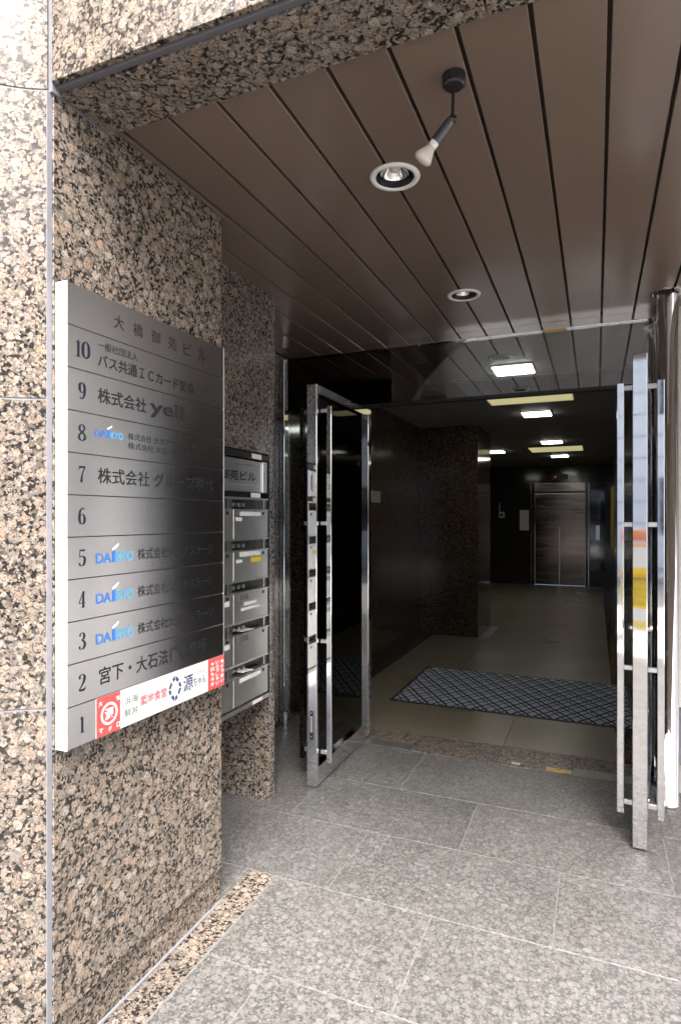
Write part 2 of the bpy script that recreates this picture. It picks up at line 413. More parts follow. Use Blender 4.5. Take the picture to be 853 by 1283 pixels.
# threshold strip of coarse polished granite, with the steel pivot plates let into it
for a, b in ((-2.09, -1.463), (-1.096, -0.56), (-0.555, -0.125)):
    box('threshold_slab', a, b, 3.77, 4.08, -0.03, 0.0005, G_HON, lob, 0.001)
box('threshold_slab', -1.458, -1.101, 3.885, 4.08, -0.03, 0.0005, G_HON, lob, 0.001)
box('threshold_slab', -0.12, 0.3, 3.885, 4.08, -0.03, 0.0005, G_HON, lob, 0.001)
PLATE = plain('dull floor plate', (0.30, 0.30, 0.28), 0.45, 0.8, noise=0.15, nscale=12)
box('pivot_plate', -1.456, -1.103, 3.772, 3.88, -0.02, 0.0025, PLATE, lob, 0.001)
box('pivot_plate', -0.118, 0.25, 3.772, 3.88, -0.02, 0.0025, PLATE, lob, 0.001)
box('brass_strip', -0.275, -0.13, 3.782, 3.835, 0.0006, 0.0022, BRASS, lob)
box('bolt_socket', -0.475, -0.425, 3.80, 3.835, 0.0006, 0.0025, STEEL_EDGE, lob)
box('border_slab', -2.095, -1.93, 4.085, 7.66, -0.03, 0.001, G_SHADED, lob)
box('border_slab', 0.125, 0.3, 4.085, 14.3, -0.03, 0.001, G_SHADED, lob)
ys = [4.085, 5.0, 5.9, 6.8, 7.7, 8.6, 9.5, 10.4, 11.3, 12.2, 13.1, 14.3]
xs = [-1.926, -1.24, -0.56, 0.121]
for i in range(len(ys) - 1):
    for j in range(3):
        if ys[i] > 7.6 and j == 0 and ys[i] < 8.5: continue
        box('floor_slab', xs[j] + 0.0015, xs[j + 1] - 0.0015, ys[i] + 0.0015, ys[i + 1] - 0.0015, -0.03, random.uniform(-0.0004, 0.0004), G_LOBBY, lob)
    if ys[i] > 8.5: box('floor_slab', -4.1, xs[0] - 0.002, ys[i] + 0.0015, ys[i + 1] - 0.0015, -0.03, 0, G_LOBBY, lob)

st = thing('sidewalk', 'pale sunlit sidewalk before the porch', 'sidewalk', (0, -2, 0), kind='structure'); del st['category']
box('bed', -30, 30, -5.0, -1.205, -0.3, -0.012, SEAL, st)
for i in range(-14, 14):
    for j in range(4):
        box('paving_slab', i * 1.0 + 0.004, i * 1.0 + 0.996, -5.0 + j * 0.948 + 0.004, -5.0 + j * 0.948 + 0.944, -0.03, random.uniform(-0.001, 0.001), PAVE, st)
for i in range(-15, 15): box('kerb_stone', i * 1.0 + 0.005, i * 1.0 + 0.995, -5.16, -5.003, -0.3, 0.002, PAVE, st, 0.012)
box('side_ground', -30, -2.305, -1.2, 1.2, -0.3, -0.002, PAVE, st)
box('side_ground', 4.205, 30.0, -1.2, 4.3, -0.3, -0.002, PAVE, st)
box('side_ground', 0.40, 4.2, 3.77, 4.3, -0.3, -0.002, PAVE, st)
rd = box('road', -120, 120, -11.0, -5.163, -0.4, -0.14, ASPHALT); rd['kind'] = 'structure'
gr = box('ground', -150, 150, -150, 150, -1.0, -0.45, ASPHALT); gr['kind'] = 'structure'
sw2 = box('far_sidewalk', -30, 30, -13.9, -11.003, -0.4, 0.0, PAVE); sw2['kind'] = 'structure'

# ------------------------------------------------------------------ left: granite pillar and the concave wall beside it
pl = thing('granite_pillar', 'brown speckled granite pillar carrying the brushed steel floor directory', 'pillar', (-1.5, 1.6, 0))
box('core', -1.585, -1.375, 1.20, 1.98, 0, 2.76, SEAL, pl)
box('plinth', -1.585, -1.355, 1.193, 2.0, 0.0, 0.139, G_POL, pl, 0.001)
box('cladding_slab', -1.37, -1.34, 1.197, 1.988, 0.1425, 2.64, G_POL, pl, 0.0015)
box('return_slab', -1.585, -1.3735, 1.981, 2.0, 0.1425, 2.75, G_POL, pl)
box('corner_sealant', -1.372, -1.3445, 1.181, 1.1965, 0.0, 2.638, SEAL, pl)
box('sealant_line', -1.372, -1.3415, 1.20, 1.40, 2.6405, 2.652, SEAL, pl)
box('cladding_slab', -1.37, -1.3405, 1.402, 1.988, 2.6425, 2.70, G_POL, pl)

box('corner_sealant', -1.36, -1.3345, 1.188, 1.215, 2.6385, 4.2, SEAL, pl)
cw = thing('concave_wall', 'pale overexposed curved granite wall with grey joints beside the pillar', 'wall', (-1.6, 1.0, 0))
def arc_pts():
    p = Vector((-1.346, 1.182)); pts = [p.copy()]; ang = R(205)
    for i in range(26):
        p = p + Vector((math.cos(ang), math.sin(ang))) * 0.02
        ang = min(ang + R(3.0), R(268)); pts.append(p.copy())
    pts.append(p + Vector((math.cos(ang), math.sin(ang))) * 0.9)
    return pts
ARC = arc_pts()
def curved_slab(name, z0, z1, mat, inset=0.0, thick=0.035):
    bm = bmesh.new(); fr, bk = [], []
    for i, p in enumerate(ARC):
        a = ARC[max(i - 1, 0)]; b = ARC[min(i + 1, len(ARC) - 1)]
        t = (b - a).normalized(); nrm = Vector((-t.y, t.x))
        f = p - nrm * inset * -1 if False else p - nrm * inset
        q = p - nrm * (thick + inset)
        fr.append([bm.verts.new((f.x, f.y, z)) for z in (z0, z1)]); bk.append([bm.verts.new((q.x, q.y, z)) for z in (z0, z1)])
    for i in range(len(ARC) - 1):
        bm.faces.new((fr[i][0], fr[i + 1][0], fr[i + 1][1], fr[i][1])); bm.faces.new((bk[i][1], bk[i + 1][1], bk[i + 1][0], bk[i][0]))
        bm.faces.new((fr[i][1], fr[i + 1][1], bk[i + 1][1], bk[i][1])); bm.faces.new((bk[i][0], bk[i + 1][0], fr[i + 1][0], fr[i][0]))
    bm.faces.new((fr[0][0], fr[0][1], bk[0][1], bk[0][0])); bm.faces.new((fr[-1][1], fr[-1][0], bk[-1][0], bk[-1][1]))
    bmesh.ops.recalc_face_normals(bm, faces=bm.faces)
    return obj(name, bm, mat, cw)
zj = [0.0, 0.989, 1.817, 2.641, 3.467, 4.29]
for i in range(5): curved_slab('curved_slab', zj[i] + 0.0035, zj[i + 1] - 0.0035, G_POL)
curved_slab('joint_filler', 0.0, 4.29, SEAL, inset=0.0025, thick=0.05)

# ------------------------------------------------------------------ beam / facade above the porch
fb = thing('facade_beam', 'granite clad beam and facade over the porch opening', 'beam', (0, 1.3, 2.64))
box('core', -1.34, 2.0, 1.225, 1.385, 2.68, 5.6, SEAL, fb)
xf = [-1.338, -0.227, 0.88, 2.0]  # last bay lies out of view, its reach set to shade the alcove
zf = [2.662, 3.467, 4.29, 5.6]
for i in range(3):
    for k in range(3):
        box('facade_slab', xf[i] + 0.004, xf[i + 1] - 0.004, 1.185, 1.222, zf[k] + (0.004 if k else 0), zf[k + 1] - 0.004, G_POL, fb, 0.0015)
    box('soffit_slab', xf[i] + 0.003, xf[i + 1] - 0.003, 1.217, 1.40, 2.643, 2.677, G_POL, fb, 0.001)
box('soffit_sealant', -1.339, 2.0, 1.2005, 1.2165, 2.652, 2.6615, plain('dark grey sealant', (0.11, 0.11, 0.125), 0.55), fb)
bod = box('building_core', -4.4, 2.0, 1.40, 4.1, 2.83, 5.6, SEAL)
bo2 = box('rear_core', -4.4, 0.40, 4.1005, 15.0, 2.83, 5.6, SEAL, bod)
tag(bod, 'upper storeys of the building above the porch', 'building')

# ------------------------------------------------------------------ porch ceiling of brown strips
ce = thing('ceiling', 'brown metal strip ceiling of the porch with dark grooves', 'ceiling', (0, 2.6, CZ), kind='structure'); del ce['category']
box('backing', -2.1, 2.0, 1.402, 3.86, CZ + 0.022, CZ + 0.05, GROOVE, ce)
for k in range(-13, 11):
    a = 0.030 + 0.170 * k; b = a + 0.170
    a += 0.0055; b -= 0.0055
    if b < -1.6: y0 = 2.865
    elif b < -1.33: y0 = 2.004
    else: y0 = 1.405
    if a < -1.336 < b: a2 = max(a, -1.336); box('ceiling_strip', a2, b, 1.405, 2.003, CZ, CZ + 0.02, PANEL, ce, 0.002); y0 = 2.006
    box('ceiling_strip', max(a, -2.09), b, y0, 3.845, CZ, CZ + 0.02, PANEL, ce, 0.002)
TRIM = plain('brown edge trim', (0.15, 0.12, 0.10), 0.4)
box('edge_trim', -1.339, -1.331, 1.406, 1.99, CZ - 0.012, CZ - 0.0005, TRIM, ce)

# ------------------------------------------------------------------ alcove wall with mailboxes
aw = thing('alcove_wall', 'shaded granite wall above and beyond the mailboxes', 'wall', (-1.9, 2.9, 0))
box('upper_slab', -1.63, -1.592, 2.003, 2.795, 1.835, 2.70, G_POL, aw, 0.001)
box('end_pier', -2.02, -1.59, 2.80, 2.86, 0.0, 2.70, G_POL, aw, 0.0015)
box('back_slab', -2.04, -1.95, 2.0, 2.798, 0.0, 1.83, G_POL, aw)
box('side_wall_slab', -2.16, -2.10, 2.86, 3.86, 0, 2.75, G_SHADED, aw)
box('filler_slab', -2.16, -2.022, 2.80, 2.859, 0, 2.75, G_POL, aw)
box('header', -1.95, -1.632, 2.003, 2.795, 1.83, 2.70, SEAL, aw)

mb = thing('mailbox_bank', 'stainless steel mailbox bank with name plate and five rows of flap doors', 'mailboxes', (-1.75, 2.45, 0.56))
FX = -1.59
Y0, YM, Y1 = 2.118, 2.458, 2.79
box('cabinet', -1.94, FX - 0.055, Y0, Y1 + 0.004, 0.56, 1.825, BLACK, mb)
boxes('outer_frame', [(-1.655, FX + 0.004, Y1, Y1 + 0.008, 0.56, 1.825), (-1.655, FX + 0.004, Y0 - 0.004, Y0 + 0.004, 0.56, 1.825),
                      (-1.655, FX + 0.006, Y0 + 0.004, Y1, 1.797, 1.825)], BLACKP, mb)
box('bottom_plate', -1.655, FX + 0.006, Y0 + 0.004, Y1 - 0.001, 0.562, 0.582, STEEL_BOX, mb)
np_ = box('name_plate', -1.655, FX - 0.012, Y0 + 0.01, Y1 - 0.006, 1.632, 1.79, STEEL_BOX, mb, 0.002)
box('raised_panel', FX - 0.0118, FX - 0.004, Y0 + 0.05, Y1 - 0.085, 1.665, 1.765, STEEL_BOX, np_, 0.002)
wall_letters('lettering', '大橋御苑ビル', FX - 0.0032, 2.19, 2.668, 1.683, 1.748, INK, np_, 0.012)
box('right_post', -1.655, FX - 0.002, Y1 - 0.05, Y1 - 0.0065, 1.630, 1.7915, STEEL_EDGE, np_, 0.002)
box('sticker', FX + 0.0062, FX + 0.0068, 2.615, 2.71, 1.799, 1.823, PAPER, mb)
box('sticker', FX - 0.0, FX + 0.0006, 2.615, 2.71, 1.603, 1.627, PAPER, mb)
box('sticker', FX + 0.0062, FX + 0.0068, 2.62, 2.72, 0.562, 0.581, PAPER, mb)
for r in range(5):
    zt = 1.543 - r * 0.2025; zb = zt - 0.1435
    box('shelf_rail', -1.655, FX + 0.002, Y0 + 0.004, Y1 - 0.0005, zt + 0.049, zt + 0.0585, STEEL_BOX, mb, 0.001)
    for c, (a, b) in enumerate(((Y0 + 0.006, YM - 0.0015), (YM + 0.0015, Y1 - 0.002))):
        dr = box('mailbox_door', -1.63, FX, a, b, zb, zt, STEEL_BOX, mb, 0.0018)
        box('top_lip', FX + 0.0005, FX + 0.005, a, b, zt - 0.004, zt + 0.001, STEEL_EDGE, dr)
        box('latch_slot', FX + 0.0003, FX + 0.0012, b - 0.06, b - 0.042, zt - 0.027, zt - 0.012, BLACK, dr)
        # combination dials in the letter slot
        for q in range(3):
            bm = add_tube(bmesh.new(), (-1.645, a + 0.035 + q * 0.045, zt + 0.022), (-1.612, a + 0.035 + q * 0.045, zt + 0.022), 0.010, 0.010, 12)
            obj('dial', bm, STEEL_EDGE, dr)
        box('divider', -1.645, -1.60, b - 0.004, b + 0.002, zt + 0.002, zt + 0.048, STEEL_BOX, dr)
        box('slot_end', -1.645, -1.598, b - 0.035, b - 0.02, zt + 0.002, zt + 0.048, STEEL_BOX, dr)
        X0, X1 = FX + 0.0003, FX + 0.0009
        def stick(y0, y1, z0, z1, m=PAPER): return box('sticker', X0, X1, a + y0, a + y1, zt - z1, zt - z0, m, dr)
        if c == 1:
            if r == 0: stick(.055, .255, .012, .032); stick(.015, .075, .040, .058)
            if r == 1: stick(.05, .25, .006, .030); stick(.02, .075, .042, .058); stick(.155, .255, .038, .062, YELLOW)
            if r == 2: stick(.09, .21, .052, .070); stick(.065, .24, .077, .092)
            if r == 3: pass
            if r == 4: stick(.05, .255, .014, .035)
            if r in (3, 4):      # flyers left sticking out of the slot
                bm = bmesh.new(); add_box(bm, -1.66, FX + 0.012, a + .06, a + .20 - .03 * r / 3, zt + .010, zt + .0125 + .003 * (r - 3))
                bmesh.ops.rotate(bm, verts=bm.verts, cent=(FX, a + .12, zt + .012), matrix=Matrix.Rotation(R(7 - 3 * r), 3, 'X'))
                obj('flyer', bm, PAPER, dr)
            if r in (2, 3):
                lt = box('name_holder', X0, FX + 0.003, a + .05, a + .13, zt - .04, zt - .014, PLATE, dr)
        else:
            if r in (2, 3): stick(.255, .300, .03, .055)
            if r == 3: pass

# ------------------------------------------------------------------ floor directory sign on the pillar
SX, SY0, SY1, SZ0, SZ1 = -1.298, 1.204, 1.917, 0.877, 2.134
sg = thing('floor_directory', 'brushed steel floor directory with rows for ten floors on the pillar', 'directory sign', (-1.32, 1.56, SZ0))
for z0, z1 in ((SZ0, 1.4475), (1.4490, SZ1)):
    box('back_box', -1.339, SX - 0.004, SY0, SY1, z0, z1, STEEL_EDGE, sg, 0.002)
GLARE_EDGE = plain('glare white edge', (0.82, 0.82, 0.80), 0.5, 0.35)  # steel edge; the street's bright reflection is put into this pale colour
for z0, z1 in ((SZ0, 1.4475), (1.4490, SZ1)):
    box('side_cap', -1.3385, SX + 0.001, SY0 - 0.003, SY0 - 0.0002, z0, z1, GLARE_EDGE, sg)
    box('side_trim', SX - 0.0038, SX + 0.001, SY1 - 0.0035, SY1 + 0.0005, z0, z1, STEEL_EDGE, sg)
PH = (SZ1 - SZ0) / 11
def S(s): return SY0 + s
plates = {}
for i in range(11):
    z1 = SZ1 - i * PH; z0 = z1 - PH
    plates[10 - i + 1] = box('directory_plate', SX - 0.0038, SX, SY0 + 0.0005, SY1 - 0.0038, z0 + 0.0011, z1 - 0.0011, STEEL, sg, 0.0006)
box('joint_backing', SX - 0.0039, SX - 0.0032, SY0 + 0.001, SY1 - 0.004, SZ0 + 0.001, SZ1 - 0.001, BLACK, sg)
LX = SX + 0.0006
def zc(f): return SZ1 - (11 - f) * PH - PH / 2      # centre height of the plate for floor f
for f in range(1, 11):
    h = 0.046 if f < 10 else 0.047
    figures(str(f), LX, S(0.05), zc(f) - h / 2, h, INK, plates[f], 1.0)
# header and tenants
for k, ch in enumerate('大橋御苑ビル'):
    wall_letters('letter', ch, LX, S(.165 + k * .0785), S(.165 + k * .0785 + .041), zc(11) - .021, zc(11) + .019, INKB, plates[11], -.004)
wall_letters('lettering', '一般社団法人', LX, S(.105), S(.262), zc(10) + .016, zc(10) + .040, INK, plates[10], 0.0)
wall_letters('lettering', 'バス共通ＩＣカード協会', LX, S(.105), S(.535), zc(10) - .034, zc(10) + .004, INKB, plates[10], .012)
wall_letters('lettering', '株式会社', LX, S(.105), S(.30), zc(9) - .022, zc(9) + .022, INKB, plates[9], .012)
wall_letters('lettering', 'yell', LX, S(.315), S(.478), zc(9) - .030, zc(9) + .028, INKB, plates[9], .022, 1.0)
wall_letters('lettering', '株式会社 グループ現代', LX, S(.105), S(.645), zc(7) - .022, zc(7) + .024, INKB, plates[7], .008)
wall_letters('lettering', '株式会社 大京アステージ 東京', LX, S(.222), S(.57), zc(8) + .002, zc(8) + .022, INKB, plates[8], 0)
wall_letters('lettering', '株式会社 大京穴吹建設 東京', LX, S(.222), S(.57), zc(8) - .026, zc(8) - .006, INKB, plates[8], 0)
wall_letters('lettering', '宮下・大石法律事務所', LX, S(.11), S(.60), zc(2) - .024, zc(2) + .026, INKB, plates[2], .01)
def logo(f, s0, s1, z0, h):
    d = (s1 - s0)
    wall_letters('logo', 'DA', LX, S(s0), S(s0 + d * .40), z0, z0 + h * .62, BLUE, plates[f], .02, .9)
    wall_letters('logo', 'KYO', LX, S(s0 + d * .53), S(s1), z0, z0 + h * .66, CYAN, plates[f], .02, .9)
    bm = bmesh.new(); a = S(s0 + d * .42); b = S(s0 + d * .50)
    for poly in ([(a, z0), (b, z0), (b, z0 + h * .80), (a, z0 + h * .70)],):
        bm.faces.new([bm.verts.new((LX, y, z)) for y, z in poly])
    bmesh.ops.recalc_face_normals(bm, faces=bm.faces)
    obj('logo', bm, BLUE, plates[f])
    bm = bmesh.new()
    bm.faces.new([bm.verts.new((LX, y, z)) for y, z in [(a, z0 + h * .74), (b, z0 + h * .84), (b + d * .09, z0 + h * 1.06), (b + d * .09, z0 + h * 1.2), (a, z0 + h * .9)]])
    obj('logo', bm, PAPER, plates[f])
for f in (5, 4, 3):
    logo(f, .098, .243, zc(f) - .020, .046)
    wall_letters('lettering', '株式会社大京アステージ', LX, S(.262), S(.645), zc(f) - .020, zc(f) + .016, INKB, plates[f], .004)
logo(8, .094, .203, zc(8) - .004, .032)
# restaurant strip on the first floor row
ad = box('advert_strip', SX + 0.0002, SX + 0.0016, S(.0985), SY1 - 0.002, SZ0 + .001, SZ0 + PH - .001, plain('printed white film', (0.60, 0.60, 0.59), 0.5), sg)
AX = SX + 0.0020; z0, z1 = SZ0 + .001, SZ0 + PH - .001
box('red_block', SX + 0.0012, SX + 0.0018, S(.0985), S(.188), z0, z1, RED, ad)
box('red_block', SX + 0.0012, SX + 0.0018, S(.612), SY1 - 0.0022, z0, z1, RED, ad)
bm = bmesh.new(); N = 40; ca = (S(.146), (z0 + z1) / 2 + .002)
ro = [bm.verts.new((AX, ca[0] + .032 * math.cos(2 * math.pi * i / N), ca[1] + .032 * math.sin(2 * math.pi * i / N))) for i in range(N)]
ri = [bm.verts.new((AX, ca[0] + .025 * math.cos(2 * math.pi * i / N), ca[1] + .025 * math.sin(2 * math.pi * i / N))) for i in range(N)]
for i in range(N): bm.faces.new((ro[i], ro[(i + 1) % N], ri[(i + 1) % N], ri[i]))
obj('emblem_ring', bm, WHITE, ad)
wall_letters('emblem', '源', AX, ca[0] - .017, ca[0] + .017, ca[1] - .017, ca[1] + .017, WHITE, ad, .03)
for ch, dy, dz in (('大', -.033, .036), ('船', .033, .036), ('マ', -.031, -.042), ('グ', .003, -.045), ('ロ', .035, -.042)):
    wall_letters('emblem', ch, AX, ca[0] + dy - .007, ca[0] + dy + .007, ca[1] + dz - .007, ca[1] + dz + .007, WHITE, ad, .03)
zmid = (z0 + z1) / 2
wall_letters('lettering', '浜海', AX, S(.205), S(.262), zmid + .006, zmid + .030, GREENP, ad)
wall_letters('lettering', '鮮丼', AX, S(.205), S(.262), zmid - .030, zmid - .006, GREENP, ad)
wall_letters('lettering', '築地食堂', AX, S(.272), S(.392), zmid - .015, zmid + .017, PINK, ad, .02)
wall_letters('lettering', '源', AX, S(.475), S(.528), zmid - .025, zmid + .030, NAVYP, ad, .012)
wall_letters('lettering', 'ちゃん', AX, S(.530), S(.600), zmid - .020, zmid + .010, NAVYP, ad, .012)
wall_letters('lettering', 'うまい魚と酒', AX, S(.535), S(.592), zmid + .020, zmid + .030, PINK, ad)
bm = bmesh.new(); cy = S(.433)
for k in range(8):
    a = 2 * math.pi * k / 8; b = a + math.pi / 4 * .72
    def dp(t, s_): return (AX, cy + .033 * s_ * math.copysign(abs(math.cos(t)) ** 1.4, math.cos(t)), zmid + .043 * s_ * math.copysign(abs(math.sin(t)) ** 1.4, math.sin(t)))
    bm.faces.new([bm.verts.new(p) for p in (dp(a, 1), dp(b, 1), dp(b, .66), dp(a, .66))])
obj('emblem', bm, NAVYP, ad)
for j, w in enumerate(('今日も元気', 'いらっしゃい', '魚がうまい')):
    for k, ch in enumerate(w):
        zz = z1 - .012 - (k + .5) * (PH - .024) / len(w); yy = S(.628 + j * .030)
        wall_letters('lettering', ch, AX, yy, yy + .020, zz - .0065, zz + .0065, WHITE, ad, .03)

sg.location.x += 0.009; sg.rotation_euler.z = R(-1.4)     # hung a touch out of true, so the steel catches the side street
# ------------------------------------------------------------------ door screen: frame, transom, sidelights
FY0, FY1 = 3.845, 3.905
fr = thing('door_frame', 'polished steel frame with clear transom above the double doors', 'door frame', (-0.6, 3.87, 0))
box('head_rail', -2.098, 0.33, FY0, FY1, CZ - 0.045, CZ + 0.012, CHROME, fr, 0.002)
box('transom_rail', -2.098, 0.30, 3.855, FY1 + 0.01, 2.252, 2.272, BLACKP, fr, 0.001)
box('jamb', -2.098, -2.060, FY0, FY1, 0.0, CZ - 0.0455, CHROME, fr, 0.002)
box('jamb', -1.515, -1.488, FY0 + 0.02, FY1 + 0.02, 0.003, 2.2515, CHROME, fr, 0.002)
box('jamb', 0.301, 0.329, FY0, FY1, 0.003, CZ - 0.0455, CHROME, fr, 0.002)
box('transom_glass', -2.059, 0.3, 3.872, 3.882, 2.273, CZ - 0.046, GLASST, fr)
box('sidelight_glass', -2.059, -1.5155, 3.885, 3.895, 0.10, 2.2515, GLASS, fr)
box('sidelight_rail', -2.059, -1.5155, FY0 + 0.02, FY1 + 0.01, 0.003, 0.10, CHROME, fr, 0.002)

def door(name, label, hinge, rotz, side):
    d = thing(name, label, 'glass door', (hinge[0], hinge[1], 0.0), local=True, rotz=rotz, group='open glass entrance doors')
    W, T, H = 0.90, 0.030, 2.243
    z0 = 0.010
    tip = box('meeting_stile', -T, T, -W, -W + 0.028, z0, H, CHROME, d, 0.0025)
    box('hinge_stile', -T, T, -0.055, 0.0, z0, H, CHROME, d, 0.0025)
    box('bottom_rail', -T + .001, T - .001, -W + 0.0285, -0.0555, z0, z0 + 0.105, CHROME, d, 0.0015)
    box('top_rail', -T + .001, T - .001, -W + 0.0285, -0.0555, H - 0.05, H, CHROME, d, 0.0015)
    box('glass_pane', -0.005, 0.005, -W + 0.027, -0.054, z0 + 0.104, H - 0.049, GLASS, d)
    # flush bolt in the leading edge
    if side < 0: bp = box('flush_bolt', -0.010, 0.010, -W - 0.0015, -W + 0.001, 0.27, 0.43, BLACKP, tip, 0.003)
    bm = bmesh.new(); add_box(bm, -0.006, 0.006, -W - 0.003, -W - 0.0013, 0.31, 0.40, 0.002)
    add_tube(bm, (0, -W - 0.004, 0.39), (0, -W - 0.0013, 0.39), 0.008, 0.008, 14)
    add_tube(bm, (0, -W - 0.003, 0.287), (0, -W - 0.0013, 0.287), 0.004, 0.004, 10); add_tube(bm, (0, -W - 0.003, 0.418), (0, -W - 0.0013, 0.418), 0.004, 0.004, 10)
    if side < 0: obj('bolt_slide', bm, STEEL_EDGE, tip)
    else: bm.free()
    if side > 0:
        bm = bmesh.new(); add_lathe(bm, [(0, 0), (.016, 0), (.016, .012), (.012, .02), (0, .02)], Matrix.Translation((T, -W + .05, 1.0)) @ Matrix.Rotation(R(90), 4, 'Y'), 20)
        add_lathe(bm, [(0, 0), (.016, 0), (.016, .012), (.012, .02), (0, .02)], Matrix.Translation((-T, -W + .05, 1.0)) @ Matrix.Rotation(R(-90), 4, 'Y'), 20)
        obj('lock_cylinder', bm, CHROME, d, smooth=False)
    for s in (-1, 1):
        hx = s * 0.083; hy = -W + 0.055
        bar = box('pull_bar', hx - 0.015, hx + 0.015, hy - 0.010, hy + 0.010, 0.135, 2.125, CHROME, d, 0.003)
        for z in (0.19, 0.81, 1.47, 2.10):
            a, b = (T + 0.0005, hx - 0.0155) if s > 0 else (hx + 0.0155, -T - 0.0005)
            bm = add_box(bmesh.new(), a, b, hy - 0.008, hy + 0.008, z - 0.011, z + 0.011, 0.002)
            obj('bracket', bm, STEEL_EDGE, bar)
    return d
door('glass_door', 'open glass door leaf beside the mailboxes with full height pull bars', (-1.459, 3.93), R(0.5), -1)
door('glass_door', 'open glass door leaf by the round steel column, seen edge on', (0.271, 3.925), R(-5.7), 1)

# ------------------------------------------------------------------ right: dark jamb wall and round steel column
rw = thing('side_wall', 'shade-darkened granite wall end behind the round steel column', 'wall', (0.35, 3.9, 0))
box('wall_slab', 0.331, 0.372, 3.76, 3.93, 0, 2.79, G_SHADED, rw, 0.001)
bm = bmesh.new(); add_lathe(bm, [(0, 0.0), (0.054, 0.0), (0.054, 0.012), (0.051, 0.014), (0.051, CZ - .02), (0, CZ - .02)], Matrix.Translation((0.346, 3.58, 0.0)), 64)
colm = thing('steel_column', 'round mirror polished steel column beside the entrance doors', 'column', (0.346, 3.58, 0))
sh = obj('shaft', bm, CHROME, colm, smooth=True)
obj('collar', add_lathe(bmesh.new(), [(0.0515, CZ - .006), (0.075, CZ - .006), (0.075, CZ - .001), (0.0515, CZ - .001)], Matrix.Translation((0.346, 3.58, 0.0)), 48), CHROME, colm)
for p in sh.data.polygons: p.use_smooth = abs(p.normal.z) < 0.5

# ------------------------------------------------------------------ ceiling fittings of the porch
def downlight(x, y, label):
    d = thing('downlight', label, 'downlight', (x, y, CZ), group='recessed downlights in the porch ceiling')
    M = Matrix.Translation((x, y, CZ))
    obj('trim_ring', add_lathe(bmesh.new(), [(.066, -.004), (.072, -.0075), (.084, -.006), (.0875, -.0005), (.0865, .0), (.066, .0)], M, 48, True), WHITE, d, smooth=True)
    obj('baffle', add_lathe(bmesh.new(), [(.0655, -.003), (.060, .060), (0.0, .0601)], M, 40), BLACKP, d, smooth=True)
    obj('reflector', add_lathe(bmesh.new(), [(.050, .014), (.046, .022), (.026, .045), (.012, .055), (0, .056)], M, 32), MIRROR, d, smooth=True)
    obj('bulb', add_lathe(bmesh.new(), [(0, .018), (.018, .022), (.024, .034), (.016, .048), (0, .052)], M, 24), BULB, d, smooth=True)
def cut_holes(centres):
    bm = bmesh.new()
    for x, y in centres: add_tube(bm, (x, y, CZ - 0.05), (x, y, CZ + 0.12), 0.072, 0.072, 40)
    me = bpy.data.meshes.new('cutter'); bm.to_mesh(me); bm.free()
    cu = bpy.data.objects.new('cutter', me); COL.objects.link(cu)
    bpy.context.view_layer.update()
    todo = []
    for o in ce.children:
        b = [CEN[o] + Vector(c) for c in o.bound_box]
        if any(min(p.x for p in b) < x + .08 and max(p.x for p in b) > x - .08 for x, y in centres): todo.append(o)
    for o in todo:
        m = o.modifiers.new('hole', 'BOOLEAN'); m.object = cu; m.operation = 'DIFFERENCE'; m.solver = 'EXACT'
    dg = bpy.context.evaluated_depsgraph_get()
    new = [(o, bpy.data.meshes.new_from_object(o.evaluated_get(dg))) for o in todo]
    for o, m in new:
        o.modifiers.clear(); o.data = m
    bpy.data.objects.remove(cu)
cut_holes([(-0.640, 2.0), (-0.642, 3.2)])
downlight(-0.640, 2.0, 'white rimmed recessed downlight near the black spot lamp')
downlight(-0.642, 3.2, 'white rimmed recessed downlight close to the transom')

sp = thing('spot_lamp', 'black swivel spot lamp with frosted bulb hanging from the brown ceiling', 'spot lamp', (-0.349, 1.604, CZ))
c = Vector((-0.349, 1.604, CZ))
obj('canopy', add_lathe(bmesh.new(), [(0, -.030), (.024, -.030), (.029, -.026), (.031, -.004), (.031, -.0003), (0, -.0003)], Matrix.Translation(c), 36), BLACKP, sp, smooth=False)
p1 = c + Vector((-.001, 0, -.03)); p2 = c + Vector((-.004, .002, -.112))
obj('stem', add_tube(bmesh.new(), p1, p2, .0045, .0045, 14), BLACKP, sp, smooth=False)
bm = bmesh.new(); add_tube(bm, p2 + Vector((-.008, -.004, -.002)), p2 + Vector((.008, .004, -.002)), .0095, .0095, 18); obj('swivel_joint', bm, BLACKP, sp)
ax = Vector((-.55, -.02, -.62)).normalized(); h0 = p2 + ax * .008; h1 = h0 + ax * .062
GREYM = plain('grey lamp housing', (0.07, 0.07, 0.075), 0.3, 0.4)
obj('lamp_holder', add_tube(bmesh.new(), h0, h1, .0135, .0145, 24), GREYM, sp)
q = ax.to_track_quat('Z', 'Y').to_matrix().to_4x4()
obj('bulb_collar', add_lathe(bmesh.new(), [(0, 0), (.0125, 0), (.0125, .014), (0, .014)], Matrix.Translation(h1 + ax * .0003) @ q, 24), WHITE, sp)
obj('bulb', add_lathe(bmesh.new(), [(.011, .0), (.014, .008), (.024, .030), (.026, .036), (.022, .043), (.010, .047), (0, .048)], Matrix.Translation(h1 + ax * .0145) @ q, 32), BULB, sp, smooth=True)

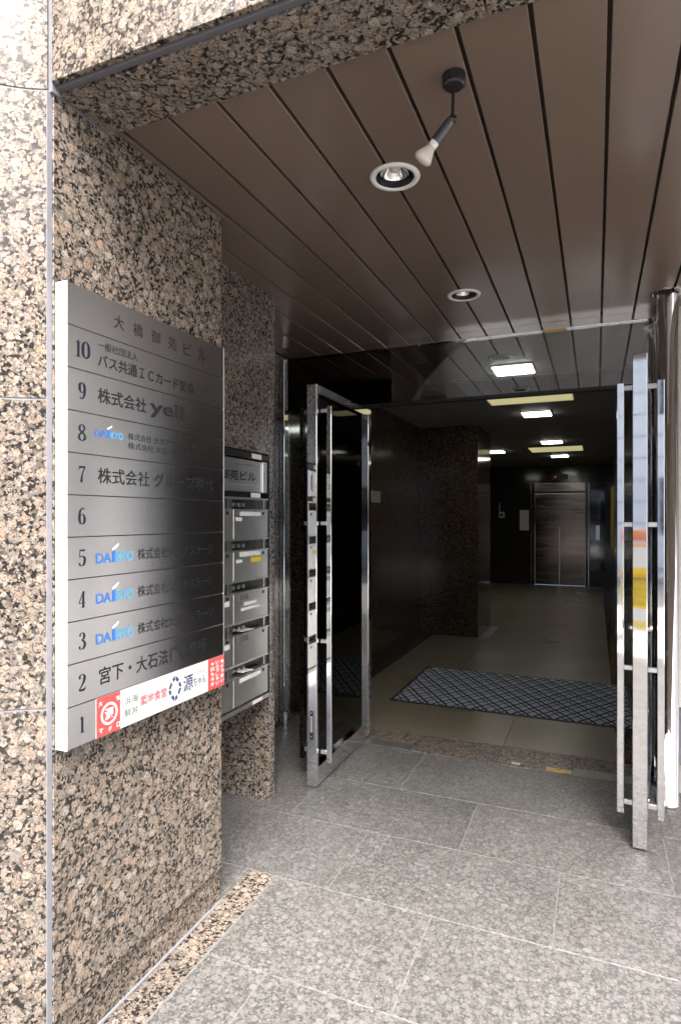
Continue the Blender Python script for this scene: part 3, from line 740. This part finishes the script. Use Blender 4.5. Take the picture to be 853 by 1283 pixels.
# ------------------------------------------------------------------ lobby: walls, ceiling, lights, lift
def wall(name, label, *b, mat=G_SHADED):
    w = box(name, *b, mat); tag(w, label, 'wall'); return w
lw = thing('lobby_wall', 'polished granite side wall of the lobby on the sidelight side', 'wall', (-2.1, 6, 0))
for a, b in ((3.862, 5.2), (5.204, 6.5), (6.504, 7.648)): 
    box('wall_slab', -2.16, -2.10, a, b, 0.0, 1.25, G_SHADED, lw, 0.0015); box('wall_slab', -2.16, -2.10, a, b, 1.254, 2.75, G_SHADED, lw, 0.0015)
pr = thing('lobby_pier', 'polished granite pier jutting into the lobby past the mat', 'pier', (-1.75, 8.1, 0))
box('wall_slab', -2.16, -1.36, 7.65, 8.6, 0.0, 2.75, G_SHADED, pr, 0.003)
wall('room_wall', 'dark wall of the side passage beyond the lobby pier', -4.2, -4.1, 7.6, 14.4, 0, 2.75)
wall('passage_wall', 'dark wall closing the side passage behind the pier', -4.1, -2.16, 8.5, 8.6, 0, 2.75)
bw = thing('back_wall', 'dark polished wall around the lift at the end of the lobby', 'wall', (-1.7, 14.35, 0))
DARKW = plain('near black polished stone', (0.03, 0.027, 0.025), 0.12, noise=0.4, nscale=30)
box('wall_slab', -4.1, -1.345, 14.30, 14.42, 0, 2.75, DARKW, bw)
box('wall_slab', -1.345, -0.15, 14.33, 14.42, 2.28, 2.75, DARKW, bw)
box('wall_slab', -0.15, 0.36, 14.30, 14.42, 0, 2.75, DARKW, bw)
wr = thing('lobby_wall', 'shade-darkened granite side wall of the lobby behind the edge-on door', 'wall', (0.33, 9, 0))
for a, b in ((3.932, 6.5), (6.504, 9), (9.004, 11.5), (11.504, 14.4)): box('wall_slab', 0.301, 0.37, a, b, 0, 2.75, G_SHADED, wr, 0.001)
cl = thing('lobby_ceiling', 'grey flat ceiling of the lobby', 'ceiling', (-1, 8, CZ), kind='structure'); del cl['category']
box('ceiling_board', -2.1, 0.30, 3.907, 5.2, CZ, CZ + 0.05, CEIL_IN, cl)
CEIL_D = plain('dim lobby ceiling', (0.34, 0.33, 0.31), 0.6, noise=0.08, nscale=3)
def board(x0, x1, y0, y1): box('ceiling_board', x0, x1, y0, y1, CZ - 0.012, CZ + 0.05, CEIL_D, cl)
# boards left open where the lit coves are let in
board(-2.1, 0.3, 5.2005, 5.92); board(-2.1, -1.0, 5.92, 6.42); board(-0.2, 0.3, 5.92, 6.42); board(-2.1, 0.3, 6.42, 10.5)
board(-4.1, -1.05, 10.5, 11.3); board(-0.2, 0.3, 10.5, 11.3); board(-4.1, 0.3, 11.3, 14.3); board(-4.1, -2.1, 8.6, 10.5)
box('void_cover', -4.2, 0.4, 3.9, 14.4, CZ + 0.14, CZ + 0.148, BLACK, cl)

def square_light(x, y, label, w=0.29):
    t = thing('ceiling_light', label, 'ceiling light', (x, y, CZ - .01), group='square fluorescent lights in the lobby ceiling')
    zt = CZ - (0.0125 if y > 5.2 else 0.0005)
    box('frame', x - w / 2 - .012, x + w / 2 + .012, y - w / 2 - .012, y + w / 2 + .012, zt - 0.012, zt, WHITE, t, .002)
    box('diffuser', x - w / 2, x + w / 2, y - w / 2, y + w / 2, zt - 0.02, zt - 0.0125, LIGHT, t)
square_light(-0.598, 4.92, 'lit square ceiling light seen through the transom glass')
square_light(-0.605, 7.04, 'lit square ceiling light just past the wide cove')
square_light(-0.62, 9.75, 'lit square ceiling light before the far cove')
square_light(-0.62, 12.0, 'lit square ceiling light in front of the lift')
square_light(-1.62, 10.8, 'lit square ceiling light over the side passage')
def cove(x0, x1, y0, y1, label):
    t = thing('light_cove', label, 'light cove', ((x0 + x1) / 2, (y0 + y1) / 2, CZ), group='lit coves in the lobby ceiling')
    z = CZ + 0.05
    boxes('cove_side', [(x0, x0 + .012, y0, y1, CZ - .01, z + .07), (x1 - .012, x1, y0, y1, CZ - .01, z + .07), (x0 + .012, x1 - .012, y1 - .012, y1, CZ - .01, z + .07), (x0 + .012, x1 - .012, y0, y0 + .012, CZ - .01, z + .07)], TROUGH, t)
    box('cove_top', x0 + .0125, x1 - .0125, y0 + .0125, y1 - .0125, z + .055, z + .07, TROUGH, t)
    box('tube', x0 + .08, x1 - .08, (y0 + y1) / 2 - .02, (y0 + y1) / 2 + .02, z + .02, z + .05, TUBE, t, .008)
cove(-0.999, -0.201, 5.921, 6.419, 'wide warm lit cove in the lobby ceiling past the transom')
cove(-1.049, -0.201, 10.501, 11.299, 'warm lit cove with visible tube in front of the lift')

el = thing('elevator', 'stainless two leaf lift door at the end of the dark lobby', 'elevator', (-0.75, 14.3, 0))
LIFT = plain('lift door steel', (0.17, 0.145, 0.125), 0.16, 1.0, noise=0.12, nscale=1.2, stretch=(1, 1, 14), rnoise=0.08)
box('door_leaf', -1.27, -0.7475, 14.31, 14.34, 0.01, 2.04, LIFT, el, .002); box('door_leaf', -0.7445, -0.22, 14.31, 14.34, 0.01, 2.04, LIFT, el, .002)
boxes('door_frame', [(-1.343, -1.272, 14.285, 14.36, 0, 2.278), (-0.218, -0.152, 14.285, 14.36, 0, 2.278), (-1.272, -0.218, 14.287, 14.36, 2.045, 2.10)], DARKW, el)
boxes('frame_edge', [(-1.36, -1.345, 14.27, 14.2995, 0, 2.27), (-0.148, -0.133, 14.27, 14.2995, 0, 2.27)], LIFT, el)
box('transom_panel', -1.27, -0.22, 14.31, 14.34, 2.102, 2.277, LIFT, el)
REDL = plain('red indicator', (0.3, 0.02, 0.02), 0.5, emit=((1.0, 0.1, 0.06), 0.3))
box('indicator', -0.92, -0.57, 14.29, 14.329, 2.36, 2.48, BLACKP, el); box('indicator_digit', -0.845, -0.825, 14.286, 14.2895, 2.40, 2.43, REDL, el)
pn = box('notice', -1.60, -1.40, 14.292, 14.2985, 1.22, 1.68, PAPER); pn.scale = (1.0, 1, 1)
tag(pn, 'white paper notice on the dark wall beside the lift', 'notice')
ic = thing('intercom', 'small white intercom on the dark wall of the side passage', 'intercom', (-2.0, 14.29, 1.5))
box('body', -2.06, -1.93, 14.25, 14.2985, 1.50, 1.64, PLASTIC, ic, .008); box('speaker', -2.03, -1.97, 14.245, 14.2495, 1.54, 1.60, BLACKP, ic)
box('antenna', -2.055, -2.035, 14.26, 14.2985, 1.65, 1.86, PLASTIC, ic, .004)
mr = box('mirror_panel', -0.12, 0.18, 14.285, 14.2985, 0.35, 2.25, plain('dark mirror', (0.10, 0.10, 0.105), 0.06, 1.0, noise=0.5, nscale=4)); tag(mr, 'dark mirror panel between the lift and the side wall', 'mirror')
cp = box('call_panel', 0.00, 0.075, 14.27, 14.2845, 1.02, 1.34, STEEL_EDGE); tag(cp, 'steel call button panel to the side of the lift', 'call panel')
yp = box('wall_panel', 0.27, 0.2995, 12.6, 13.7, 0.9, 2.1, plain('ochre panel', (0.42, 0.34, 0.09), 0.6)); tag(yp, 'ochre panel on the side wall near the lift', 'wall panel')
sgn = box('wall_sign', -2.0985, -2.094, 5.55, 6.05, 1.66, 1.78, plain('grey sign plate', (0.38, 0.36, 0.34), 0.5)); tag(sgn, 'small grey plate on the granite lobby wall', 'wall sign')

mt = thing('door_mat', 'grey blue entrance mat with black woven diamond lines', 'mat', (-0.65, 5.34, 0))
box('pile', -1.535, 0.245, 4.765, 5.925, 0.0015, 0.010, MATM, mt, .002)
boxes('rubber_edge', [(-1.56, 0.27, 4.74, 4.764, 0.0012, 0.006), (-1.56, 0.27, 5.926, 5.95, 0.0012, 0.006), (-1.56, -1.536, 4.764, 5.926, 0.0012, 0.006), (0.246, 0.27, 4.764, 5.926, 0.0012, 0.006)], BLACK, mt)

# ------------------------------------------------------------------ the street behind the camera, seen in the steel
ob = thing('office_building', 'white tiled office building across the street', 'building', (0, -18, 0))
box('wall', -16, 14, -24, -14.2, 0, 8.2, TILEW, ob)
for k in range(1, 12): box('tile_joint', -16, 14, -14.199, -14.19, k * 0.66, k * 0.66 + 0.03, SEAL, ob)
for i in range(9):
    for k in range(2):
        x = -14.5 + i * 3.2; z = 1.0 + k * 3.6
        w = box('window', x, x + 1.9, -14.25, -14.17, z, z + 1.7, WINDOW, ob)
sbn = thing('sandwich_board', 'yellow and white sandwich board on the sidewalk', 'signboard', (-0.6, -2.4, 0))
box('board', -0.80, -0.42, -2.42, -2.39, 0.06, 1.36, WHITE, sbn, .004)
for m, a, b in ((ORANGE, 1.27, 1.345), (RED, 1.21, 1.265), (ORANGE, 1.14, 1.17), (YELLOW, 0.36, 0.87), (GREENP, 0.715, 0.745), (ORANGE, 0.76, 0.79), (YELLOW, 0.10, 0.20)):
    box('print', -0.79, -0.43, -2.3895, -2.388 + (0.001 if m in (GREENP, ORANGE) else 0), a, b, m, sbn)
bm = bmesh.new()
for k in range(14): 
    z = 0.40 + k * 0.022; 
    if k % 4 == 3: continue
    add_box(bm, -0.77 + 0.02 * (k % 3), -0.46 - 0.03 * (k % 2), -2.3865, -2.386, z, z + 0.006)
obj('print', bm, INKB, sbn)
for s in (-1, 1): box('leg', -0.61 + s * .16 - .015, -0.61 + s * .16 + .015, -2.75, -2.421, 0.0, 0.06, BLACKP, sbn)

# unseen house front added beside the porch; pilasters spaced to streak the steel sign
nb = thing('added_neighbour', 'unseen grey tiled house added beside the porch, white pilasters streak the steel sign', 'building', (4.5, 6, 0))
ADDED_BAY = plain('added grey tile bay', (0.46, 0.46, 0.45), 0.4, noise=0.1, nscale=5)
box('wall', 0.42, 9.0, 4.24, 10.0, 0, 7.5, ADDED_BAY, nb)
box('plinth', 0.42, 9.0, 4.19, 4.2395, 0, 0.35, SEAL, nb, 0.004)
xp = [0.43, 0.62, 1.0, 1.6, 2.6, 3.8, 5.0, 6.2, 7.4, 8.6]
for k, x in enumerate(xp): box('streak_pilaster', x, x + (0.08 if k == 1 else 0.13), 4.17, 4.2385, 0.351, 7.5, TILEW, nb, 0.006)
for k in range(1, 12): box('tile_joint', 0.56, 8.99, 4.236, 4.2392, k * 0.6, k * 0.6 + 0.008, SEAL, nb)
for k in range(3, 8):
    for f in range(2):
        x = xp[k] + 0.22; z = 0.95 + f * 3.0; w = min(0.72, xp[k + 1] - x - 0.1)
        wd = box('window', x, x + w, 4.21, 4.2355, z, z + 1.5, WINDOW, nb)
        boxes('window_frame', [(x - .04, x, 4.195, 4.2355, z - .04, z + 1.54), (x + w, x + w + .04, 4.195, 4.2355, z - .04, z + 1.54), (x, x + w, 4.195, 4.2355, z + 1.5, z + 1.54), (x, x + w, 4.195, 4.2355, z - .04, z)], STEEL_EDGE, wd)
ab = thing('apartment_block', 'pale apartment block further along the street', 'building', (13, 0, 0))
box('wall', 9.6, 18, 1.5, 16, 0, 9, TILEW, ab)
for i in range(3):
    for k in range(2): box('window', 10.2 + i * 2.5, 11.8 + i * 2.5, 1.46, 1.55, 1.0 + k * 3.1, 2.6 + k * 3.1, WINDOW, ab)
